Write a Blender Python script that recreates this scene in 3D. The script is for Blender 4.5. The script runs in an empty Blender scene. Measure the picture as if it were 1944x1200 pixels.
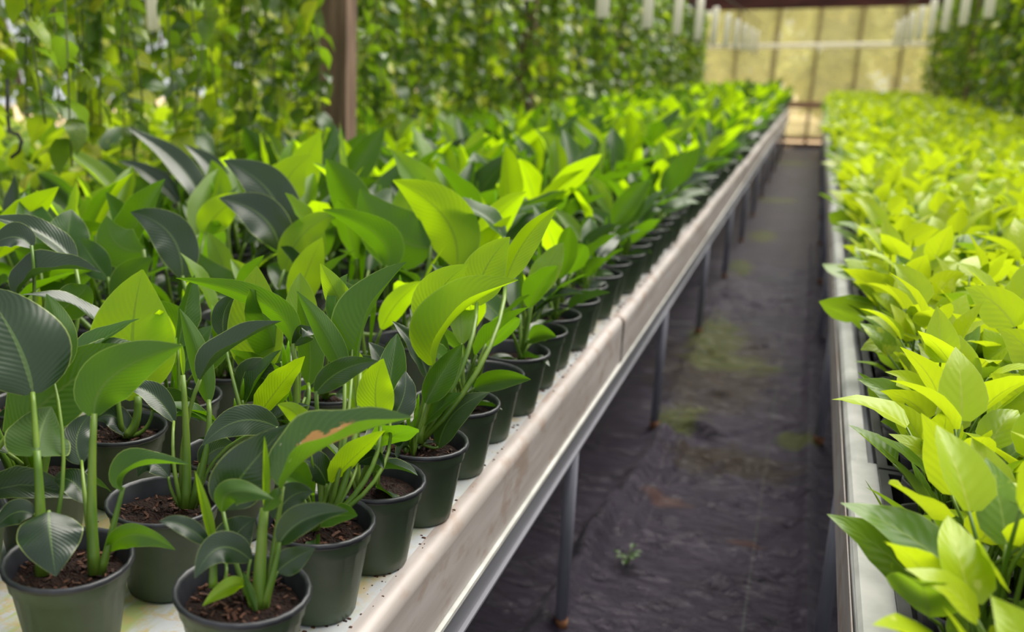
import bpy, math, random
import numpy as np
from mathutils import Matrix, Vector

# ---------------------------------------------------------------- camera, sky, sun, exposure
SC = bpy.context.scene
COL = SC.collection
IMG_W, IMG_H = 1944, 1200
FPX, PPX, PPY, VPX, VPY, CAM_H = 1810.0, 620.0, 600.0, 1560.0, 130.0, 1.46
TH = math.atan((PPY - VPY) / FPX)
PSI = math.atan((VPX - PPX) / (FPX / math.cos(TH)))
CF = np.array([-math.sin(PSI) * math.cos(TH), math.cos(PSI) * math.cos(TH), -math.sin(TH)])
CR = np.array([math.cos(PSI), math.sin(PSI), 0.0])
CU = np.cross(CR, CF)
CC = np.array([0.0, 0.0, CAM_H])
cam_d = bpy.data.cameras.new('camera')
cam = bpy.data.objects.new('camera', cam_d)
COL.objects.link(cam)
cam_d.sensor_width = 36.0
cam_d.lens = 36.0 * FPX / IMG_W
cam_d.shift_x = (IMG_W / 2 - PPX) / IMG_W
cam_d.clip_end = 300
cam_d.dof.use_dof = True
cam_d.dof.focus_distance = 1.42
cam_d.dof.aperture_fstop = 2.8
m = Matrix.Identity(4)
for i in range(3):
    m[i][0], m[i][1], m[i][2], m[i][3] = CR[i], CU[i], -CF[i], CC[i]
cam.matrix_world = m
SC.camera = cam

world = bpy.data.worlds.new('overcast_sky')
SC.world = world
world.use_nodes = True
bgn = world.node_tree.nodes['Background']
bgn.inputs['Color'].default_value = (0.93, 0.965, 1.0, 1)
bgn.inputs['Strength'].default_value = 0.50
sun_d = bpy.data.lights.new('sun_offscreen', 'SUN')
sun = bpy.data.objects.new('sun_offscreen', sun_d)
COL.objects.link(sun)
sun_d.energy = 4.5
sun_d.angle = math.radians(60)
sun_d.color = (1.0, 0.95, 0.85)
sdir = Vector((-0.22, -0.46, -0.86)).normalized()
sun.rotation_euler = sdir.to_track_quat('-Z', 'Y').to_euler()
SC.view_settings.view_transform = 'Standard'
SC.view_settings.look = 'None'
SC.view_settings.gamma = 1.0
SC.view_settings.use_curve_mapping = False
SC.view_settings.exposure = 0.8


def ray(x, y):
    return CF + CR * (x - PPX) / FPX - CU * (y - PPY) / FPX


def at(x, y, depth):
    return CC + ray(x, y) * depth


def on_z(x, y, z):
    d = ray(x, y)
    return CC + d * ((z - CAM_H) / d[2])


def proj(P):
    v = np.asarray(P, float) - CC
    z = v @ CF
    return PPX + FPX * (v @ CR) / z, PPY - FPX * (v @ CU) / z, z


# ---------------------------------------------------------------- helpers: meshes
class MB:
    """collects quads; build() links them as ONE mesh object"""
    def __init__(s):
        s.V, s.F, s.U, s.M, s.n = [], [], [], [], 0

    def add(s, V, F, U=None, mi=0):
        V = np.asarray(V, float).reshape(-1, 3)
        F = np.asarray(F, int).reshape(-1, 4)
        if U is None:
            U = np.zeros((len(V), 2))
        s.V.append(V); s.F.append(F + s.n); s.U.append(U)
        s.M.append(np.full(len(F), mi)); s.n += len(V)
        return s

    def arrays(s):
        return np.vstack(s.V), np.vstack(s.F), np.vstack(s.U), np.concatenate(s.M)

    def mesh(s, name, mats, smooth=True):
        V, F, U, M = s.arrays()
        me = bpy.data.meshes.new(name)
        me.vertices.add(len(V)); me.vertices.foreach_set('co', V.astype(np.float32).ravel())
        me.loops.add(F.size); me.loops.foreach_set('vertex_index', F.astype(np.int32).ravel())
        me.polygons.add(len(F))
        me.polygons.foreach_set('loop_start', np.arange(0, F.size, 4, dtype=np.int32))
        me.polygons.foreach_set('material_index', M.astype(np.int32))
        me.polygons.foreach_set('use_smooth', np.full(len(F), smooth))
        uv = me.uv_layers.new(name='UVMap')
        uv.data.foreach_set('uv', U[F.ravel()].astype(np.float32).ravel())
        for mt in (mats if isinstance(mats, (list, tuple)) else [mats]):
            me.materials.append(mt)
        me.update(calc_edges=True)
        me.validate()
        return me

    def build(s, name, mats, parent=None, smooth=True):
        return link(name, s.mesh(name, mats, smooth), parent)


def link(name, me, parent=None):
    o = bpy.data.objects.new(name, me)
    COL.objects.link(o)
    if parent is not None:
        o.parent = parent
    return o


def tag(o, label=None, cat=None, group=None, kind=None):
    if label: o['label'] = label
    if cat: o['category'] = cat
    if group: o['group'] = group
    if kind: o['kind'] = kind
    return o


def thing(name, label, cat, loc=(0, 0, 0), rz=0.0, group=None, scale=1.0):
    o = link(name, None)
    o.empty_display_size = 0.05
    o.location = loc
    o.rotation_euler = (0, 0, rz)
    o.scale = (scale,) * 3
    return tag(o, label, cat, group)


def grid_faces(n, mm, wrap=False):
    """n+1 rows, mm+1 columns (or mm wrapped)"""
    c = mm if wrap else mm + 1
    F = []
    for i in range(n):
        for j in range(mm):
            j2 = (j + 1) % c if wrap else j + 1
            F.append((i * c + j, i * c + j2, (i + 1) * c + j2, (i + 1) * c + j))
    return np.array(F)


GF = {}
def gf(n, mm, wrap=False):
    k = (n, mm, wrap)
    if k not in GF:
        GF[k] = grid_faces(n, mm, wrap)
    return GF[k]


def norm(v):
    v = np.asarray(v, float)
    return v / (np.linalg.norm(v, axis=-1, keepdims=True) + 1e-12)


def box(mb, x0, x1, y0, y1, z0, z1, mi=0):
    V = [(x0, y0, z0), (x1, y0, z0), (x1, y1, z0), (x0, y1, z0), (x0, y0, z1), (x1, y0, z1), (x1, y1, z1), (x0, y1, z1)]
    F = [(3, 2, 1, 0), (4, 5, 6, 7), (0, 1, 5, 4), (1, 2, 6, 5), (2, 3, 7, 6), (3, 0, 4, 7)]
    return mb.add(V, F, None, mi)


def lathe(prof, seg=20):
    a = np.linspace(0, 2 * np.pi, seg, endpoint=False)
    V = np.array([[r * np.cos(t), r * np.sin(t), z] for r, z in prof for t in a])
    U = np.array([[t / (2 * np.pi), z] for r, z in prof for t in a])
    return V, gf(len(prof) - 1, seg, True), U


def tube(P, R, seg=6, cap=True):
    P = np.asarray(P, float)
    n = len(P)
    R = np.broadcast_to(np.asarray(R, float), (n,))
    if cap:
        P = np.vstack([P[:1], P, P[-1:]]); R = np.concatenate([[R[0] * .02], R, [R[-1] * .02]]); n += 2
    T = np.gradient(P, axis=0)
    bad = np.linalg.norm(T, axis=1) < 1e-9
    T[bad] = (0, 0, 1)
    T = norm(T)
    ref = np.array([1.0, 0.13, 0.07]) if abs(np.mean(T[:, 0])) < .8 else np.array([0.05, 1.0, 0.1])
    A = norm(np.cross(T, ref)); B = np.cross(T, A)
    a = np.linspace(0, 2 * np.pi, seg, endpoint=False)
    V = (P[:, None, :] + R[:, None, None] * (np.cos(a)[None, :, None] * A[:, None, :] + np.sin(a)[None, :, None] * B[:, None, :])).reshape(-1, 3)
    U = np.array([[j / seg, i / n] for i in range(n) for j in range(seg)])
    return V, gf(n - 1, seg, True), U


def bez(p0, p1, p2, n):
    t = np.linspace(0, 1, n + 1)[:, None]
    p0, p1, p2 = map(lambda q: np.asarray(q, float), (p0, p1, p2))
    return (1 - t) ** 2 * p0 + 2 * t * (1 - t) * p1 + t * t * p2


def prof_paddle(t):      # broad lance blade: round base, drawn-out tip
    p = t ** 0.60 * (1 - t) ** 0.92
    return p / (0.395 ** 0.60 * 0.605 ** 0.92)


def prof_heart(t):       # heart blade: widest near the base, long point
    p = t ** 0.42 * (1 - t) ** 1.05
    return p / (0.286 ** 0.42 * 0.714 ** 1.05)


def leaf_geo(P, N, W, mm, fold, ripple, rng, prof=prof_paddle, curl=0.0):
    """P midline points; N upper-side normals; returns V,F,U"""
    n = len(P) - 1
    T = norm(np.gradient(P, axis=0))
    N = norm(N - T * np.sum(N * T, axis=1, keepdims=True))
    Wv = np.cross(T, N)
    t = np.linspace(0, 1, n + 1)
    tt = np.clip(t, 0.012, 0.995)
    hw = W / 2 * prof(tt)
    s = np.linspace(-1, 1, mm + 1)
    ph = rng.uniform(0, 6.28, 2)
    k = rng.uniform(1.6, 2.8)
    A = np.abs(s)
    fo = fold * np.ones(n + 1) if np.isscalar(fold) else np.asarray(fold)
    ca, sa = np.cos(fo), np.sin(fo)
    rip = ripple * W * (np.sin(t[:, None] * 6.28 * k + np.where(s < 0, ph[0], ph[1])[None, :]) * (A ** 2)[None, :])
    lat = s[None, :] * hw[:, None] * ca[:, None]
    ver = A[None, :] ** 1.15 * hw[:, None] * sa[:, None] - curl * (A ** 3)[None, :] * hw[:, None] + rip * np.minimum(1, 4 * t * (1 - t) + .1)[:, None]
    V = P[:, None, :] + lat[..., None] * Wv[:, None, :] + ver[..., None] * N[:, None, :]
    U = np.stack([np.broadcast_to(t[:, None], (n + 1, mm + 1)), np.broadcast_to((s[None, :] + 1) / 2, (n + 1, mm + 1))], -1)
    return V.reshape(-1, 3), gf(n, mm), U.reshape(-1, 2)


def rot_about(v, axis, ang):
    axis = norm(axis)
    c, s = math.cos(ang), math.sin(ang)
    return v * c + np.cross(axis, v) * s + axis * np.sum(axis * v, axis=-1, keepdims=True) * (1 - c)


# ---------------------------------------------------------------- helpers: materials
class NT:
    def __init__(s, name):
        s.mat = bpy.data.materials.new(name)
        s.mat.use_nodes = True
        s.t = s.mat.node_tree
        s.t.nodes.clear()
        s.out = s.t.nodes.new('ShaderNodeOutputMaterial')

    def n(s, kind, props=None, **inp):
        nd = s.t.nodes.new('ShaderNode' + kind)
        for k, v in (props or {}).items():
            setattr(nd, k, v)
        for k, v in inp.items():
            key = int(k[1:]) if k[0] == 'i' and k[1:].isdigit() else k.replace('_', ' ')
            s.set(nd.inputs[key], v)
        return nd

    def set(s, sock, v):
        if hasattr(v, 'is_output') or isinstance(v, bpy.types.NodeSocket):
            s.t.links.new(v, sock)
        else:
            if isinstance(v, tuple) and len(v) == 3 and sock.type == 'RGBA':
                v = v + (1,)
            sock.default_value = v

    def math(s, op, a, b=0.0, c=None, clamp=False):
        nd = s.n('Math', {'operation': op, 'use_clamp': clamp}, i0=a, i1=b)
        if c is not None: s.set(nd.inputs[2], c)
        return nd.outputs[0]

    def mix(s, f, a, b, mode='MIX'):
        nd = s.n('Mix', {'data_type': 'RGBA', 'blend_type': mode})
        s.set(nd.inputs[0], f); s.set(nd.inputs[6], a); s.set(nd.inputs[7], b)
        return nd.outputs[2]

    def ramp(s, f, lo, hi):
        return s.n('MapRange', {'clamp': True, 'interpolation_type': 'SMOOTHSTEP'}, Value=f, From_Min=lo, From_Max=hi).outputs[0]

    def noise(s, vec, scale, detail=3.0, rough=.55):
        return s.n('TexNoise', None, Vector=vec, Scale=scale, Detail=detail, Roughness=rough).outputs[0]

    def bump(s, h, strength, dist):
        return s.n('Bump', None, Height=h, Strength=strength, Distance=dist).outputs[0]

    def scale(s, vec, v):
        return s.n('VectorMath', {'operation': 'MULTIPLY'}, i0=vec, i1=v).outputs[0]

    def done(s, shader):
        s.t.links.new(shader, s.out.inputs['Surface'])
        return s.mat


def principled(t, col, rough=.5, metal=0.0, spec=.5, normal=None, coat=0.0):
    nd = t.n('BsdfPrincipled', None, Base_Color=col, Roughness=rough, Metallic=metal)
    nd.inputs['Specular IOR Level'].default_value = spec
    if normal is not None: t.set(nd.inputs['Normal'], normal)
    if coat: nd.inputs['Coat Weight'].default_value = coat
    return nd.outputs[0]


def mat_plain(name, c1, c2, scale=8.0, rough=.5, metal=0.0, bump=0.0, stretch=(1, 1, 1), spec=.5):
    t = NT(name)
    co = t.scale(t.n('TexCoord').outputs['Object'], stretch)
    f = t.noise(co, scale, 4)
    col = t.mix(t.ramp(f, .3, .7), c1, c2)
    nrm = t.bump(f, bump, .01) if bump else None
    return t.done(principled(t, col, rough, metal, spec, nrm))


def mat_leaf(name, cA, cB, under, trans, tw, rough, veins=17.0, varieg=None, vcol=(.6, .6, .05), stuff=False, rib=(.35, .5, .12), scorch=False, spec=.5):
    """two-sided leaf: colour by leaf, pale midrib, fine side veins, pale margin, light passing through"""
    t = NT(name)
    uv = t.n('UVMap').outputs[0]
    sp = t.n('SeparateXYZ', None, Vector=uv)
    u, v = sp.outputs[0], sp.outputs[1]
    geo = t.n('NewGeometry')
    rnd = geo.outputs['Random Per Island'] if stuff else t.n('ObjectInfo').outputs['Random']
    a = t.math('ABSOLUTE', t.math('MULTIPLY_ADD', v, 2.0, -1.0))
    col = t.mix(rnd, cA, cB)
    obj = t.n('TexCoord').outputs['Object']
    blotch = t.noise(obj, 22.0, 2)
    col = t.mix(t.math('MULTIPLY', t.ramp(blotch, .35, .75), .35), col, cB)
    if varieg:
        vv = t.noise(t.scale(obj, (1, 1, 1)), 30.0, 3, .7)
        vv = t.ramp(t.math('ADD', vv, t.math('MULTIPLY', rnd, .25)), varieg, varieg + .12)
        col = t.mix(t.math('MULTIPLY', vv, .85), col, vcol)
    und = t.mix(rnd, under, tuple(.75 * q for q in under))
    face = t.mix(geo.outputs['Backfacing'], col, und)
    w = t.math('SINE', t.math('MULTIPLY', t.math('ADD', t.math('MULTIPLY_ADD', a, -.30, u), t.math('MULTIPLY', blotch, .05)), veins * 6.283))
    w2 = t.math('MULTIPLY_ADD', w, .5, .5)
    face = t.mix(t.math('MULTIPLY', t.math('POWER', w2, 3.0), .04), face, rib)
    ribm = t.math('LESS_THAN', a, t.math('MULTIPLY_ADD', u, -.05, .065))
    face = t.mix(t.math('MULTIPLY', ribm, .65), face, rib)
    edge = t.ramp(a, .955, .985)
    face = t.mix(t.math('MULTIPLY', edge, .55), face, (.40, .50, .12))
    if scorch:
        sn = t.noise(t.n('CombineXYZ', None, X=u, Y=v, Z=0.0).outputs[0], 5.0, 4, .7)
        sc = t.math('SUBTRACT', t.math('MULTIPLY_ADD', sn, .7, .36), t.math('MULTIPLY', t.math('ABSOLUTE', t.math('SUBTRACT', v, .40)), 1.6))
        pm = t.math('MULTIPLY', t.ramp(sc, .50, .57), t.math('MULTIPLY', t.ramp(u, .28, .34), t.ramp(u, .74, .66)))
        face = t.mix(pm, face, (.52, .26, .07))
        pm2 = t.math('MULTIPLY', t.ramp(t.noise(t.scale(uv, (9, 16, 1)), 1.0, 2), .68, .71), t.ramp(u, .75, .5))
        face = t.mix(pm2, face, (.75, .7, .5))
    bmp = t.bump(t.math('ADD', w2, t.math('MULTIPLY', blotch, 2.0)), .10, .003)
    sh = principled(t, face, t.math('MULTIPLY_ADD', geo.outputs['Backfacing'], .62 - rough, rough), 0.0, spec, bmp)
    tc = t.mix(t.math('MULTIPLY', ribm, .45), t.mix(rnd, trans, tuple(.7 * q for q in trans)), (.1, .16, .02))
    if scorch:
        tc = t.mix(pm, tc, (.5, .25, .08))
    tr = t.n('BsdfTranslucent', None, Color=tc, Normal=bmp).outputs[0]
    mx = t.n('MixShader', None, i0=tw, i1=sh, i2=tr).outputs[0]
    return t.done(mx)


M = {}
for sfx, st in (('', False), ('_far', True)):
    M['dark' + sfx] = mat_leaf('paddle_leaf_dark' + sfx, (.006, .021, .008), (.011, .035, .008), (.022, .058, .008), (.05, .13, .004), .26, .34, stuff=st, spec=.75, rib=(.10, .17, .04))
    M['mid' + sfx] = mat_leaf('paddle_leaf_mid' + sfx, (.014, .050, .005), (.028, .084, .005), (.042, .110, .006), (.17, .38, .004), .38, .36, stuff=st, rib=(.12, .2, .04))
    M['bright' + sfx] = mat_leaf('paddle_leaf_young' + sfx, (.085, .19, .004), (.13, .25, .004), (.17, .30, .005), (.50, .78, .004), .58, .38, stuff=st, rib=(.16, .27, .03))
    M['neon' + sfx] = mat_leaf('neon_leaf' + sfx, (.28, .42, .008), (.40, .49, .010), (.32, .44, .018), (.60, .76, .012), .42, .36, veins=7, stuff=st, rib=(.5, .58, .08), varieg=.76, vcol=(.6, .62, .16))
    M['neon_green' + sfx] = mat_leaf('neon_leaf_green' + sfx, (.060, .150, .014), (.16, .27, .014), (.15, .25, .02), (.28, .46, .012), .38, .34, veins=7, stuff=st, rib=(.25, .36, .06), varieg=.72, vcol=(.45, .52, .03))
    M['vine' + sfx] = mat_leaf('vine_leaf_dark' + sfx, (.020, .058, .014), (.055, .125, .016), (.07, .14, .016), (.26, .46, .012), .42, .30, veins=7, stuff=st, rib=(.12, .2, .04), varieg=.66, vcol=(.36, .42, .03))
    M['vine_gold' + sfx] = mat_leaf('vine_leaf_gold' + sfx, (.11, .25, .008), (.32, .42, .012), (.22, .34, .02), (.54, .74, .012), .48, .36, veins=7, stuff=st, rib=(.4, .5, .1), varieg=.55, vcol=(.60, .56, .04))
M['scorch'] = mat_leaf('paddle_leaf_scorched', (.018, .055, .012), (.032, .085, .010), (.075, .17, .008), (.16, .34, .005), .36, .32, scorch=True, spec=.7)
M['stem'] = mat_plain('stem_green', (.065, .14, .010), (.14, .22, .022), 30, .45, stretch=(1, 1, .15))
M['vine_stem'] = mat_plain('vine_stem', (.07, .11, .03), (.14, .17, .04), 20, .6)
M['pot'] = mat_plain('pot_green_plastic', (.042, .062, .034), (.056, .081, .046), 14, .42, bump=.1, spec=.4)
M['rim'] = mat_plain('pot_black_rim', (.012, .013, .018), (.022, .023, .030), 20, .38)
M['blackpot'] = mat_plain('black_tray_plastic', (.018, .018, .022), (.035, .035, .042), 10, .45)
M['basket'] = mat_plain('basket_plastic', (.02, .035, .025), (.03, .05, .035), 10, .5)
M['wire'] = mat_plain('dark_wire', (.02, .02, .02), (.05, .05, .05), 40, .5, .6)
def mat_pvc():
    t = NT('white_pvc')
    f = t.noise(t.n('TexCoord').outputs['Object'], 6.0, 3)
    col = t.mix(f, (.86, .83, .74), (.92, .90, .83))
    tl = t.n('BsdfTranslucent', None, Color=(.95, .92, .82, 1)).outputs[0]
    return t.done(t.n('MixShader', None, i0=.45, i1=principled(t, col, .4), i2=tl).outputs[0])


M['pvc'] = mat_pvc()
M['rail'] = mat_plain('galvanised_rail', (.12, .12, .14), (.20, .20, .23), 5, .5, .35, stretch=(1, .2, 1))
M['lip'] = mat_plain('white_lip', (.42, .42, .40), (.56, .55, .53), 12, .5)
M['leg'] = mat_plain('galvanised_leg', (.19, .19, .24), (.28, .28, .34), 9, .5, .25, stretch=(1, 1, .3))
M['rust'] = mat_plain('rusty_foot', (.12, .045, .018), (.26, .11, .04), 30, .85)
M['wood'] = mat_plain('weathered_post', (.13, .075, .050), (.29, .18, .125), 7, .85, bump=.4, stretch=(4, 4, .35))
M['beam'] = mat_plain('red_brown_beam', (.05, .012, .010), (.14, .042, .028), 5, .8, bump=.3, stretch=(.3, 2, 2))
M['board'] = mat_plain('salmon_board', (.45, .22, .13), (.62, .36, .24), 4, .85, stretch=(.3, 1, 1))
M['trunk'] = mat_plain('trunk_bark', (.12, .08, .05), (.25, .18, .12), 5, .9, bump=.4)
M['crown'] = mat_leaf('tree_leaf_far', (.18, .20, .04), (.70, .68, .22), (.45, .46, .14), (.85, .85, .25), .45, .6, stuff=True)
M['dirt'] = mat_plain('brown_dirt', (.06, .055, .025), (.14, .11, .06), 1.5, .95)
M['sand'] = mat_plain('sandy_ground', (.62, .42, .24), (.78, .60, .36), .5, .95)


def mat_soil():
    t = NT('potting_bark')
    co = t.n('TexCoord').outputs['Object']
    v = t.n('TexVoronoi', None, Vector=t.scale(co, (1, 1.7, 1)), Scale=190.0)
    f = t.noise(co, 120, 4, .7)
    col = t.mix(v.outputs['Color'], (.005, .002, .0013), (.024, .0075, .0035))
    col = t.mix(t.ramp(f, .68, .78), col, (.14, .055, .025))
    col = t.mix(t.ramp(t.noise(co, 90, 2), .5, .3), col, (.012, .006, .004))
    return t.done(principled(t, col, .9, 0, .25, t.bump(t.math('ADD', v.outputs[0], f), .9, .006)))


M['soil'] = mat_soil()
M['chip'] = mat_plain('bark_chip', (.018, .006, .003), (.085, .030, .012), 60, .85)


def mat_bench():
    t = NT('white_bench_sheet')
    geo = t.n('NewGeometry').outputs['Position']
    n1 = t.noise(t.scale(geo, (1, .35, 1)), 6.0, 5, .6)
    n2 = t.noise(geo, 38.0, 4, .7)
    n3 = t.noise(t.scale(geo, (1, .18, 1)), 26.0, 3, .6)
    col = t.mix(t.ramp(n1, .35, .7), (.46, .48, .51), (.36, .37, .385))
    sx = t.n('SeparateXYZ', None, Vector=geo)
    # algae: pale green smears near the front end; ochre along the pot row; rust blotches further on
    front = t.ramp(sx.outputs[1], 1.9, .7)
    alg = t.math('MULTIPLY', t.ramp(n3, .42, .62), front)
    col = t.mix(t.math('MULTIPLY', alg, .85), col, (.30, .36, .06))
    row = t.ramp(sx.outputs[0], -.455, -.50)
    och = t.math('MULTIPLY', t.ramp(n2, .44, .60), row)
    col = t.mix(t.math('MULTIPLY', och, .65), col, (.44, .32, .13))
    far = t.ramp(sx.outputs[1], 2.2, 4.0)
    rb = t.math('MULTIPLY', t.math('MULTIPLY', t.ramp(t.noise(geo, 24.0, 4, .7), .53, .64), row), far)
    col = t.mix(t.math('MULTIPLY', rb, .8), col, (.40, .24, .12))
    spk = t.n('TexVoronoi', None, Vector=geo, Scale=42.0)
    dot = t.math('MULTIPLY', t.math('LESS_THAN', spk.outputs[0], .10), t.math('GREATER_THAN', n2, .54))
    col = t.mix(dot, col, (.03, .03, .02))
    return t.done(principled(t, col, .42, 0, .5, t.bump(n2, .12, .003)))


def mat_skirt():
    t = NT('stained_metal_skirt')
    geo = t.n('NewGeometry').outputs['Position']
    n1 = t.noise(t.scale(geo, (1, .12, 1.4)), 14.0, 5, .6)
    n2 = t.noise(t.scale(geo, (1, .5, 1)), 20.0, 4)
    col = t.mix(t.ramp(n1, .3, .7), (.33, .29, .275), (.44, .40, .39))
    col = t.mix(t.math('MULTIPLY', t.ramp(n2, .50, .68), .55), col, (.27, .175, .13))
    return t.done(principled(t, col, .48, .12, .4, t.bump(n1, .08, .002)))


def mat_cloth():
    t = NT('woven_ground_cloth')
    geo = t.n('NewGeometry').outputs['Position']
    n1 = t.noise(geo, 3.2, 5, .6)
    n2 = t.noise(t.scale(geo, (1, 2.6, 1)), 9.0, 6, .68)
    n1 = t.math('MULTIPLY_ADD', t.noise(t.scale(geo, (1, 2.2, 1)), 14.0, 6, .7), .55, t.math('MULTIPLY', n1, .5))
    col = t.mix(t.ramp(n1, .38, .66), (.024, .017, .034), (.054, .039, .072))
    sx = t.n('SeparateXYZ', None, Vector=geo)
    x, y = sx.outputs[0], sx.outputs[1]
    # moss and rust-coloured silt lying in patches (their own outline)
    def patch(cx, cy, rx, ry):
        dx = t.math('DIVIDE', t.math('SUBTRACT', x, cx), rx)
        dy = t.math('DIVIDE', t.math('SUBTRACT', y, cy), ry)
        d = t.math('ADD', t.math('MULTIPLY', dx, dx), t.math('MULTIPLY', dy, dy))
        d = t.math('ADD', d, t.math('MULTIPLY_ADD', t.noise(geo, 9.0, 5, .72), 4.4, -2.2))
        return t.ramp(d, 1.7, .3)
    silt = t.math('MAXIMUM', patch(-.30, 5.0, .26, .75), patch(-.12, 3.7, .22, .16))
    col = t.mix(t.math('MULTIPLY', silt, .92), col, (.034, .018, .006))
    moss = t.math('MAXIMUM', patch(-.37, 4.1, .10, .17), patch(-.36, 5.5, .14, .5))
    for q in ((-.3, 9.3, .12, .3), (-.27, 12.0, .2, .22), (-.38, 7.7, .08, .35), (.08, 4.05, .07, .08), (-.25, 17, .25, .3), (-.25, 5.1, .22, .16)):
        moss = t.math('MAXIMUM', moss, patch(*q))
    mc = t.mix(t.noise(geo, 30.0, 3), (.030, .045, .002), (.15, .17, .006))
    col = t.mix(t.math('MULTIPLY', moss, .85), col, mc)
    rb = t.math('MAXIMUM', patch(-.31, 3.25, .07, .05), patch(-.05, 3.05, .05, .02))
    col = t.mix(t.math('MULTIPLY', rb, .6), col, (.13, .05, .03))
    line = t.math('LESS_THAN', t.math('ABSOLUTE', t.math('ADD', x, .02)), .0028)
    col = t.mix(t.math('MULTIPLY', line, .2), col, (.25, .27, .22))
    weave = t.math('MULTIPLY', t.math('SINE', t.math('MULTIPLY', x, 1600.0)), t.math('SINE', t.math('MULTIPLY', y, 1600.0)))
    h = t.math('ADD', t.math('MULTIPLY', n2, 1.0), t.math('MULTIPLY', weave, .03))
    return t.done(principled(t, col, .42, 0, .5, t.bump(h, 1.0, .06)))


def mat_screen():
    t = NT('shade_screen')
    geo = t.n('NewGeometry').outputs['Position']
    col = t.mix(t.noise(geo, 1.1, 3), (.50, .50, .21), (.80, .78, .44))
    df = t.n('BsdfDiffuse', None, Color=col).outputs[0]
    tl = t.n('BsdfTranslucent', None, Color=col).outputs[0]
    fab = t.n('MixShader', None, i0=.55, i1=df, i2=tl).outputs[0]
    tp = t.n('BsdfTransparent').outputs[0]
    return t.done(t.n('MixShader', None, i0=.32, i1=tp, i2=fab).outputs[0])


M['bench'], M['skirt'], M['cloth'], M['screen'] = mat_bench(), mat_skirt(), mat_cloth(), mat_screen()

# ---------------------------------------------------------------- the setting: ground, ground cloth, end wall, posts, roof beam
END_Y = 20.4
g = MB()
box(g, -30, 30, 20.3, 70, -.06, -.025)
tag(g.build('ground', M['sand'], smooth=False), kind='structure')
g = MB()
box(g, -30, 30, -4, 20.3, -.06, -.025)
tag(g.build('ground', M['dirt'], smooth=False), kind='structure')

rng = np.random.default_rng(5)
xs = np.concatenate([np.linspace(-4.4, -.75, 14), np.linspace(-.7, .25, 64), np.linspace(.35, 3.4, 12)])
ys = np.concatenate([np.linspace(-.8, 1.4, 10), np.linspace(1.45, 8, 420), np.linspace(8.2, 20.35, 50)])
X, Y = np.meshgrid(xs, ys)
Z = .004 * np.sin(5 * X + 2.2 * Y) + .003 * np.sin(9 * Y - 7 * X + 1) + .003 * np.sin(23 * Y + 4 * np.sin(3 * X))
def ridge(x0, y0, x1, y1, h, w):
    d = np.array([x1 - x0, y1 - y0]); L = np.linalg.norm(d); d = d / L
    s_ = np.clip((X - x0) * d[0] + (Y - y0) * d[1], 0, L)
    dx, dy = X - x0 - s_ * d[0], Y - y0 - s_ * d[1]
    r = np.sqrt(dx * dx + dy * dy) + .006 * np.sin(25 * s_ + x0 * 90)
    return h * np.exp(-(r / w) ** 2)
rgf = np.random.default_rng(9)
WR = np.zeros_like(X)
for _ in range(300):
    x0_, y0_ = rgf.uniform(-.62, .14), 1.8 + 7 * rgf.uniform() ** 1.5
    a_ = rgf.normal(.15, .5)
    L_ = rgf.uniform(.08, .35)
    d0 = (X - x0_) * math.cos(a_) + (Y - y0_) * math.sin(a_)
    d1 = -(X - x0_) * math.sin(a_) + (Y - y0_) * math.cos(a_)
    WR += rgf.choice([-1, 1]) * rgf.uniform(.008, .022) * np.exp(-(d0 / L_) ** 2 - (d1 / rgf.uniform(.009, .02)) ** 2)
Z = Z + np.clip(WR, -.012, .05)
for q in ((-.47, 2.7, -.40, 3.9, .035, .035), (-.40, 2.9, -.33, 3.8, .02, .022), (-.50, 2.2, -.47, 3.1, .025, .03), (.13, 1.2, .11, 9.0, .022, .022), (-.34, 3.3, -.12, 3.75, .012, .02),
          (-.25, 2.6, .02, 2.75, .008, .015), (-.28, 2.9, 0, 3.0, .009, .015), (-.30, 3.1, -.1, 3.35, .009, .018), (-.44, 4.3, -.42, 6.5, .012, .03)):
    Z = Z + 1.7 * ridge(*q)
g = MB().add(np.stack([X, Y, Z + .004], -1).reshape(-1, 3), gf(len(ys) - 1, len(xs) - 1))
tag(g.build('floor', M['cloth']), 'black woven ground cloth with moss patches between the benches', kind='structure')

wall = link('wall_end', None)
wall.location = (0, END_Y, 0)
tag(wall, 'beige mesh screen wall with timber posts closing the shade house', kind='structure')
step = .685
px0 = -.12
pxs = [px0 + step * k for k in range(-9, 10)]
pm = MB(); box(pm, -.028, .028, -.03, .03, 0, 2.62)
pme = pm.mesh('post', M['wood'], False)
sm = MB(); box(sm, .004, step - .004, -.003, .003, .86, 2.62)
sme = sm.mesh('screen_panel', M['screen'], False)
sm = MB(); box(sm, .004, step - .004, -.003, .003, .22, .74)
sme2 = sm.mesh('screen_panel', M['screen'], False)
for x in pxs:
    link('post', pme, wall).location = (x, .06, 0)
    link('screen_panel', sme, wall).location = (x, 0, 0)
    link('screen_panel', sme2, wall).location = (x, 0, 0)
for z0, z1, mt in ((.74, .86, 'board'), (.14, .22, 'board'), (0, .10, 'wood')):
    b = MB(); box(b, pxs[0], pxs[-1] + step, -.05, -.032, z0, z1); b.build('rail', M[mt], wall, False)

beam = thing('roof_beam', 'red-brown timber roof beam across the far end of the house', 'beam', (0, 19.9, 2.50))
b = MB(); box(b, -7, 7, 0, .16, .05, .34); b.build('beam', M['beam'], beam, False)
b = MB(); box(b, -7, 7, -.03, .0, 0, .10); b.build('fascia_board', M['beam'], beam, False)
beam2 = thing('roof_beam', 'dark red-brown roof beam ahead of the end wall, second one in', 'beam', (0, 17.2, 2.56))
b = MB(); box(b, -7, 7, 0, .16, .10, .40); b.build('beam', M['beam'], beam2, False)

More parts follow.
